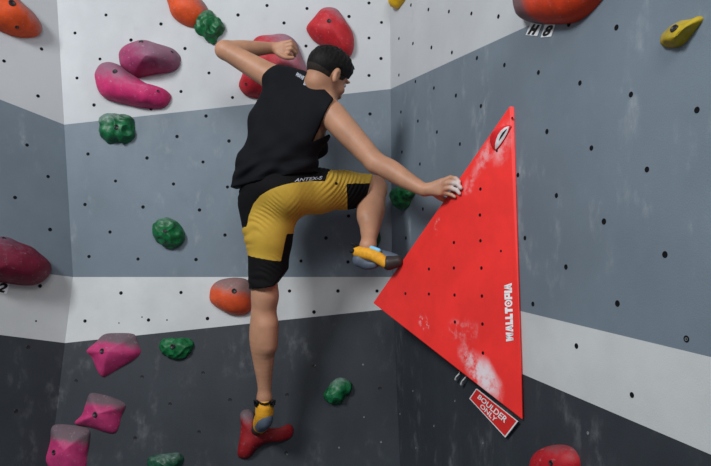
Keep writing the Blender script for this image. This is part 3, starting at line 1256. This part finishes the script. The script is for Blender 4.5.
H2 = Field(lo, hi, .003)
H2.ell(hp(0, -.006, .020), HA, (.0755, .0965, .0835), .01)
H2.cut(hp(0, .060, .040), (hf * .9 - hu * .35).normalized())
H2.cut(hp(0, -.02, -.080), (-hu * .95 + hf * .30).normalized())
for s in (-1, 1):
    H2.ell(hp(s * .083, -.006, -.014), HA, (.03, .024, .040), .004, True)


def spiky(X, Y, Z):
    x, y, z = X - hc.x, Y - hc.y, Z - hc.z
    up_ = x * hu.x + y * hu.y + z * hu.z
    f_ = x * hf.x + y * hf.y + z * hf.z
    r_ = x * hr.x + y * hr.y + z * hr.z
    k = np.clip((up_ - .02) / .06, 0, 1)
    return -k * (.0035 * np.sin(f_ * 210 + np.sin(r_ * 120) * 1.4) * np.sin(r_ * 230 + f_ * 60) + .0015 * np.sin(r_ * 420 + up_ * 200))


Hf.warp(spiky)
hair = pmesh('hair', Hf, M['hair'], None, 1)
pmesh('hair_fade', H2, M['stubble'], hair, 1)
tv, tf = [], []
for k in range(16):
    a = hp(random.uniform(-.05, .04), random.uniform(.05, .078), random.uniform(.058, .085))
    b = a + hf * random.uniform(.014, .030) + hu * random.uniform(-.040, .010) + hr * random.uniform(-.01, .01)
    v1, f1 = tube([a, a.lerp(b, .5) + hu * .006, b], [.006, .004, .0007], 6)
    off = len(tv)
    tv += v1
    tf += [tuple(i + off for i in f) for f in f1]
link('fringe', tv, tf, M['hair'], hair, True, root_loc)
M['eye'] = plain('eye white', (.6, .58, .55, 1), .25, .5, .02)
for s in (-1, 1):
    bm = bmesh.new()
    bmesh.ops.create_uvsphere(bm, u_segments=14, v_segments=10, radius=.0115)
    vs = [v.co + hp(s * .030, .080, .003) for v in bm.verts]
    fs = [[v.index for v in f.verts] for f in bm.faces]
    bm.free()
    e = link('eye', vs, fs, M['eye'], person, True, root_loc)
    vs, fs = tube([hp(s * .030, .0905, .002), hp(s * .030, .0922, .002)], [.005, .0045], 12)
    link('iris', vs, fs, M['ink'], e, True, root_loc)


# tank top ------------------------------------------------------------
def cloth(name, c, rough=.8, var=.12, weave=.0006):
    t = NT(name)
    n = t.noise(9, 4, .6)
    col = t.mix(t.ramp(n, .3, .7), mul(c, 1 - var), mul(c, 1 + var))
    pass
    return t.done(col, rough, .12, t.noise(700, 2), weave)


M['black'] = cloth('black jersey', (.0060, .0063, .0082, 1))
M['blackpanel'] = cloth('black stretch panel', (.0052, .0050, .0054, 1))
M['yellowcloth'] = cloth('mustard yellow shorts cloth', srgb(186, 150, 58), .65, .08)

hemc = P(276, 184, 2.70)
lo, hi = bounds([chest, waist, hemc, J['lsh'], J['rsh'], J['neck']], .25)
T = Field(lo, hi, .0045)
T.ell(chest + upv * -.005, TA, (.168, .116, .178), .02)
T.ell(P(279, 150, 2.70), TA, (.160, .118, .16), .06)
T.rc(P(277, 176, 2.70), .125, P(274, 205, 2.70), .135, .06)
T.ell(P(252, 176, 2.72), TA, (.085, .09, .14), .05)
T.ell(P(296, 178, 2.67), TA, (.10, .10, .10), .04)
T.rc(J['neck'] + upv * -.012, .060, P(277, 79, 2.77), .066, .03)
T.rc(P(281, 85, 2.75), .062, P(267, 120, 2.73), .078, .04)
T.rc(J['neck'] + upv * -.012, .060, P(334, 113, 2.575), .062, .03)
T.rc(P(326, 112, 2.60), .060, P(308, 136, 2.62), .06, .04)
# loose front of the armhole, hanging away from the ribs
T.ell(P(315, 148, 2.74), (right, fwd, upv), (.06, .05, .05), .03)


def folds_top(X, Y, Z):
    x, z = X, Z
    w = np.sin(x * 9 + z * 5 + Y * 4) * 1.3
    a = np.clip((2.02 - z) / .18, .0, 1) * .0055 * np.sin((z * .80 - x * .62) * 2 * np.pi / .078 + w)
    b = .0035 * np.sin((z * .45 + x * .9) * 2 * np.pi / .13 + np.sin(z * 13) * 1.2 + Y * 6)
    c_ = np.clip((1.95 - z) / .12, 0, 1) * .0045 * np.sin((z * .95 - x * .25) * 2 * np.pi / .05 + np.sin(x * 22) * 1.4)
    return a + b + c_


T.warp(folds_top)
a, n_ = img_plane((231, 188.5), (322, 172.5), 2.70, (280, 130))
T.cut(a, n_)
T.f = np.maximum(T.f, T.plane(*img_plane((231, 188), (252, 192.5), 2.70, (280, 130))))
T.cut(*img_plane((279.5, 66), (260.5, 80.5), 2.78, (290, 110)))
a1, n1 = img_plane((333.5, 101), (312.5, 141), 2.58, (280, 120))
a2, n2 = img_plane((312, 142), (334, 131), 2.58, (312, 160))
T.cut(a1, n1, (a2, n2))
T.cut(*img_plane((315, 78.5), (336, 103.5), 2.60, (290, 120)))
T.cut(*img_plane((334.6, 101), (328, 160), 2.62, (280, 120)))
T.rc(P(322, 82, 2.655), .052, hp(0, -.02, -.04), .054, .006, True)
T.cut(*img_plane((232, 195), (237.5, 160), 2.72, (280, 150)))
top = pmesh('tank_top', T, M['black'], None, 1)

# shorts --------------------------------------------------------------
lo, hi = bounds([pelvis, J['lhip'], J['rhip'], J['rknee'], P(267, 285, 2.72)], .16)
S_ = Field(lo, hi, .004)
S_.ell(pelvis + Vector((0, 0, .0)), PA, (.160, .122, .107), .02)
S_.rc(P(262, 204, 2.725), .100, P(267, 235, 2.72), .090, .04)
S_.rc(P(267, 235, 2.72), .090, P(270, 300, 2.72), .082, .03)
S_.rc(P(280, 206, 2.69), .088, P(272.5, 238, 2.71), .078, .04)
S_.rc(P(289, 192, 2.66), .102, P(318, 191, 2.73), .090, .04)
S_.rc(P(318, 191, 2.73), .090, P(345, 190.5, 2.81), .081, .03)
S_.rc(P(345, 190.5, 2.81), .081, P(378, 190, 2.91), .074, .03)


def folds_short(X, Y, Z):
    x, z = X, Z
    leg = 1 / (1 + np.exp(-(x - (-.27)) / .018))
    wob = np.sin(x * 19 + z * 11 + Y * 9) * 1.1 + np.sin(x * 47 - z * 31 + Y * 12) * .5
    rr = np.sin((x * .74 - z * .68 + Y * .35) * 2 * np.pi / .038 + wob)
    rr = .0034 * (1 - 1.6 * np.abs(rr) ** 1.4) * np.clip(np.sin(x * 17 + z * 14 + 2.4) * .6 + .55, .1, 1)
    cv = z + .45 * x + 3.6 * (x + .40) ** 2
    ll = np.sin(cv * 2 * np.pi / .052 + np.sin(x * 25 + z * 9) * 1.4 + Y * 6 + np.sin(z * 29 + 1) * 1.9 + np.sin(x * 55 + z * 40) * .5)
    ll = .0030 * (1 - 1.7 * np.abs(ll) ** 1.2) * np.clip(np.sin(z * 26 - x * 21 + .9) * .8 + .35, 0, 1)
    low = .003 * np.sin(z * 27 + x * 17)
    return leg * rr * np.clip((x + .29) / .05, 0, 1) + (1 - leg) * ll * np.clip((-.275 - x) / .04, 0, 1) + low


S_.warp(folds_short)
S_.cut(*img_plane((250, 288.5), (290, 283), 2.72, (268, 240)))
S_.cut(*img_plane((275, 285.5), (291, 265.5), 2.72, (262, 240)), img_plane((303, 200), (303, 300), 2.72, (330, 250)))
S_.cut(*img_plane((372.5, 175), (364, 206), 2.86, (330, 190)))
S_.cut(*img_plane((231, 170), (322, 158), 2.70, (275, 210)))
sv, sf = S_.mesh(1)


def proj(v):
    return 355.5 + F * v[0] / v[1], 233 - F * (v[2] - CZ) / v[1]


# panels of the shorts: which cloth each bit of the garment is cut from (fixed seams in the room's x and z)
def seam_waist(x):     # lower edge of the black yoke, over x in pixels of the pattern draft
    pts = [(225, 232), (242, 228), (249.5, 227), (252, 216), (257, 205), (264, 198), (272, 193.5), (282, 189.5), (295, 186), (312, 183), (326, 182.5), (329, 172), (400, 150)]
    for (a, b), (c_, d) in zip(pts, pts[1:]):
        if x <= c_:
            return b + (d - b) * (x - a) / (c_ - a)
    return pts[-1][1]


groups = {'shorts': [], 'yoke_panel': [], 'leg_hem_panel': [], 'knee_hem_panel': []}
cen = sv[sf].mean(1)
for i, cpt in enumerate(cen):
    x, y = 355.5 + F * cpt[0] / 2.72, 233 - F * (cpt[2] - CZ) / 2.72
    g = 'shorts'
    if x < 330 and y < seam_waist(x) :
        g = 'yoke_panel'
    elif x < 310 and y > 234 and y > (255 + .17 * (x - 248) if x < 282.5 else 260.9 - (x - 282.5) * 4.5):
        g = 'leg_hem_panel'
    else:
        xk, yk = proj(cpt)
        if xk > 346.5 + .04 * (yk - 184) and yk > 183.5 and xk > 338:
            g = 'knee_hem_panel'
    groups[g].append(i)
lab = np.zeros(len(sf), int)
for gi, g in enumerate(groups):
    lab[groups[g]] = gi
seam = {}
for fi, f in enumerate(sf):
    for k in range(4):
        e = tuple(sorted((int(f[k]), int(f[(k + 1) % 4]))))
        seam.setdefault(e, []).append(lab[fi])
nb = {}
for e, ls_ in seam.items():
    if len(ls_) == 2 and ls_[0] != ls_[1]:
        nb.setdefault(e[0], []).append(e[1])
        nb.setdefault(e[1], []).append(e[0])
for _ in range(5):
    new = {v: .4 * sv[v] + .6 * sv[ns].mean(0) for v, ns in nb.items() if len(ns) == 2}
    for v, p in new.items():
        sv[v] = p
shorts = None
for g in ('shorts', 'yoke_panel', 'leg_hem_panel', 'knee_hem_panel'):
    fs = sf[groups[g]]
    used, invx = np.unique(fs, return_inverse=True)
    o = link(g, sv[used], invx.reshape(-1, 4), M['yellowcloth'] if g == 'shorts' else M['blackpanel'], shorts or person, True, root_loc)
    if g == 'shorts':
        shorts = o

# small drawcord toggle on the hip
bm = bmesh.new()
bmesh.ops.create_uvsphere(bm, u_segments=12, v_segments=8, radius=.007)
sb = BVHTree.FromPolygons([tuple(v) for v in sv], [tuple(f) for f in sf])


def cam_hit(b, px, py):
    d = Vector(((px - 355.5) / F, 1, -(py - 233) / F)).normalized()
    h, nr, _, _ = b.ray_cast(Vector((0, 0, CZ)), d)
    return h, nr


h, nr = cam_hit(sb, 336, 183.5)
if h:
    link('snap_button', [v.co + h for v in bm.verts], [[v.index for v in f.verts] for f in bm.faces], M['blackpanel'], shorts, True, root_loc)
bm.free()


def wrap_text(s, bl_, br_, tr_, tl_, bv, mat, name, parent, curve=0.0, bold=.03, shear=.2):
    """lettering that lies on the cloth"""
    tv, tf = text_mesh(s, bold, shear)
    uv = fit(tv)
    out = []
    last = None
    for (a, b) in uv:
        x = lerp(lerp(bl_[0], br_[0], a), lerp(tl_[0], tr_[0], a), b)
        y = lerp(lerp(bl_[1], br_[1], a), lerp(tl_[1], tr_[1], a), b) + curve * 4 * a * (1 - a)
        h, nr = cam_hit(bv, x, y)
        if h is None:
            h, nr = (last if last else (P(x, y, 2.6), Vector((0, -1, 0))))
        last = (h, nr)
        out.append(h + (nr if nr.y < 0 else -nr) * .0022)
    link(name, out, tf, mat, parent, False, root_loc)


M['fabricprint'] = plain('pale grey garment print', (.36, .38, .42, 1), .7, .2, .2, 200)
tb = BVHTree.FromPolygons([tuple(v.co + root_loc) for v in top.data.vertices], [tuple(p.vertices) for p in top.data.polygons])
ybv = sb
wrap_text('ANTEX-S', (294, 182.2), (322, 179.6), (322.5, 176.4), (294.8, 178.8), ybv, M['fabricprint'], 'waist_print', shorts, 0, .02)
wrap_text('WAVE', (295.5, 75.8), (303.5, 80.5), (305, 77), (297.5, 72.5), tb, M['fabricprint'], 'neck_print', top, 0, .05)
wrap_text('BLOCS', (303.5, 85), (318, 86), (317, 81.8), (304, 80.5), tb, M['fabricprint'], 'neck_print', top, 1.5, .05)

# climbing shoes --------------------------------------------------------
M['shoeyellow'] = plain('yellow shoe suede', srgb(222, 158, 40), .6, .25, .12, 60, 0, .001)
M['shoegrey'] = plain('slate grey rubber', srgb(82, 92, 106), .5, .35, .12, 50)
M['shoedark'] = plain('black brown toe rubber', srgb(52, 44, 42), .5, .35, .2, 40)
M['shoeblue'] = plain('pale blue logo tab', srgb(120, 190, 226), .5, .3, .1)
M['shoeblack'] = plain('black webbing', (.010, .010, .011, 1), .7, .2)


def sdf_part(name, prims, mat, parent, h=.003, cuts=()):
    pts, rm = [], 0
    for pr_ in prims:
        pts += [q_[0] for q_ in pr_]
        rm = max(rm, max(q_[1] for q_ in pr_))
    lo, hi = bounds(pts, rm + .02)
    f = Field(lo, hi, h)
    for pr_ in prims:
        f.chain(pr_, .012)
    for cpl in cuts:
        f.cut(*cpl)
    return pmesh(name, f, mat, parent, 1)


# right shoe, side on, toe on the flank of the volume
rs = sdf_part('climbing_shoe', [[(P(361.5, 255, 2.675), .034), (P(372, 257, 2.655), .036), (P(384, 258.5, 2.635), .034), (P(394, 260, 2.612), .027)],
                                [(P(367.5, 249, 2.665), .036), (P(370, 255, 2.66), .036)]], M['shoegrey'], None)
rs['label'] = 'grey shoe on the raised foot'
sdf_part('heel_rubber', [[(P(359.5, 260, 2.66), .030), (P(367, 264, 2.65), .024), (P(374.5, 264.5, 2.635), .017)]], M['shoegrey'], rs)
sdf_part('yellow_rand', [[(P(358, 252, 2.660), .024), (P(365, 253, 2.640), .026), (P(373.5, 255.3, 2.622), .025), (P(380, 259, 2.606), .024), (P(385.5, 263, 2.596), .021)]], M['shoeyellow'], rs)
sdf_part('toe_rubber', [[(P(389, 263, 2.60), .030), (P(397.5, 261.5, 2.596), .024)]], M['shoedark'], rs)
sdf_part('logo_tab', [[(P(371.5, 248, 2.628), .010), (P(379, 250.5, 2.612), .009)]], M['shoeblue'], rs)
sdf_part('pull_tab', [[(P(357.5, 248, 2.66), .009), (P(353.5, 244.5, 2.655), .008), (P(351.5, 244, 2.655), .006)]], M['shoeblack'], rs)
sdf_part('pull_tab', [[(P(357.5, 251, 2.655), .009), (P(353, 251, 2.65), .0085), (P(351, 251.5, 2.65), .007)]], M['shoeblack'], rs)

# left shoe, heel towards the viewer, toe on the foothold
ls = sdf_part('climbing_shoe', [[(P(264.5, 407, 2.77), .036), (P(264, 416, 2.79), .039), (P(261.5, 423, 2.86), .038), (P(259.5, 428, 2.925), .028)],
                                [(P(264.5, 402, 2.775), .034), (P(264.5, 410, 2.78), .036)]], M['shoeyellow'], None)
sdf_part('heel_rubber', [[(P(266, 418, 2.772), .031), (P(264.5, 422, 2.782), .032), (P(261, 426, 2.83), .028)]], M['shoegrey'], ls)
sdf_part('toe_rubber', [[(P(258, 428, 2.90), .029), (P(256, 430.5, 2.935), .022)]], M['shoedark'], ls)
for sx in (-1, 1):
    x0 = 264.5 + sx * 6.5
    path = [P(x0, 405, 2.745), P(x0 + sx * 1.5, 400.5, 2.742), P(x0 + sx * 3.5, 400.5, 2.745), P(x0 + sx * 3, 404.5, 2.748), P(x0 + sx * 1.0, 406.5, 2.745)]
    vs, fs = tube(path, .0058, 8)
    link('pull_tab', vs, fs, M['shoeblack'], ls, True, root_loc)
vs, fs = tube([P(258, 401.5, 2.755), P(261, 403.5, 2.735), P(264.5, 404.2, 2.732), P(268, 403.5, 2.735), P(271, 401.5, 2.755)], .005, 6)
link('collar_edge', vs, fs, M['shoeblack'], ls, True, root_loc)

# ------------------------------------------------------------------ light: overhead key lamp from the left, plus an added fill
w = bpy.data.worlds.new('hall')
SC.world = w
w.use_nodes = True
bg = w.node_tree.nodes['Background']
bg.inputs['Color'].default_value = (.86, .93, 1.0, 1)
bg.inputs['Strength'].default_value = .25


def area(name, loc, target, sx, sy, power, col=(1, .97, .93)):
    L = bpy.data.lights.new(name, 'AREA')
    L.shape = 'RECTANGLE'
    L.size, L.size_y = sx, sy
    L.energy = power
    L.color = col
    o = bpy.data.objects.new(name, L)
    COL.objects.link(o)
    o.location = loc
    o.rotation_euler = (Vector(target) - Vector(loc)).to_track_quat('-Z', 'Y').to_euler()
    return o


area('key_fill_light', (-3.0, -1.3, 4.8), (.1, 3.0, 1.3), 1.3, 1.0, 262, (.93, .97, 1))
area('key_fill_light', (.3, -2.0, 4.8), (.4, 3, 1.3), 2.5, 1.2, 95, (.95, .97, 1))  # broad fill added to soften the key's shadows, not a known lamp

cam = bpy.data.cameras.new('camera')
cam.sensor_width = 36
cam.lens = 36 * F / 711
cam.clip_start = .05
co = bpy.data.objects.new('camera', cam)
COL.objects.link(co)
co.location = (0, 0, CZ)
co.rotation_euler = (math.pi / 2, 0, 0)
SC.camera = co
vs_ = SC.view_settings
vs_.view_transform = 'Standard'
vs_.look = 'None'
vs_.gamma = 1
vs_.exposure = -.08
vs_.use_curve_mapping = False
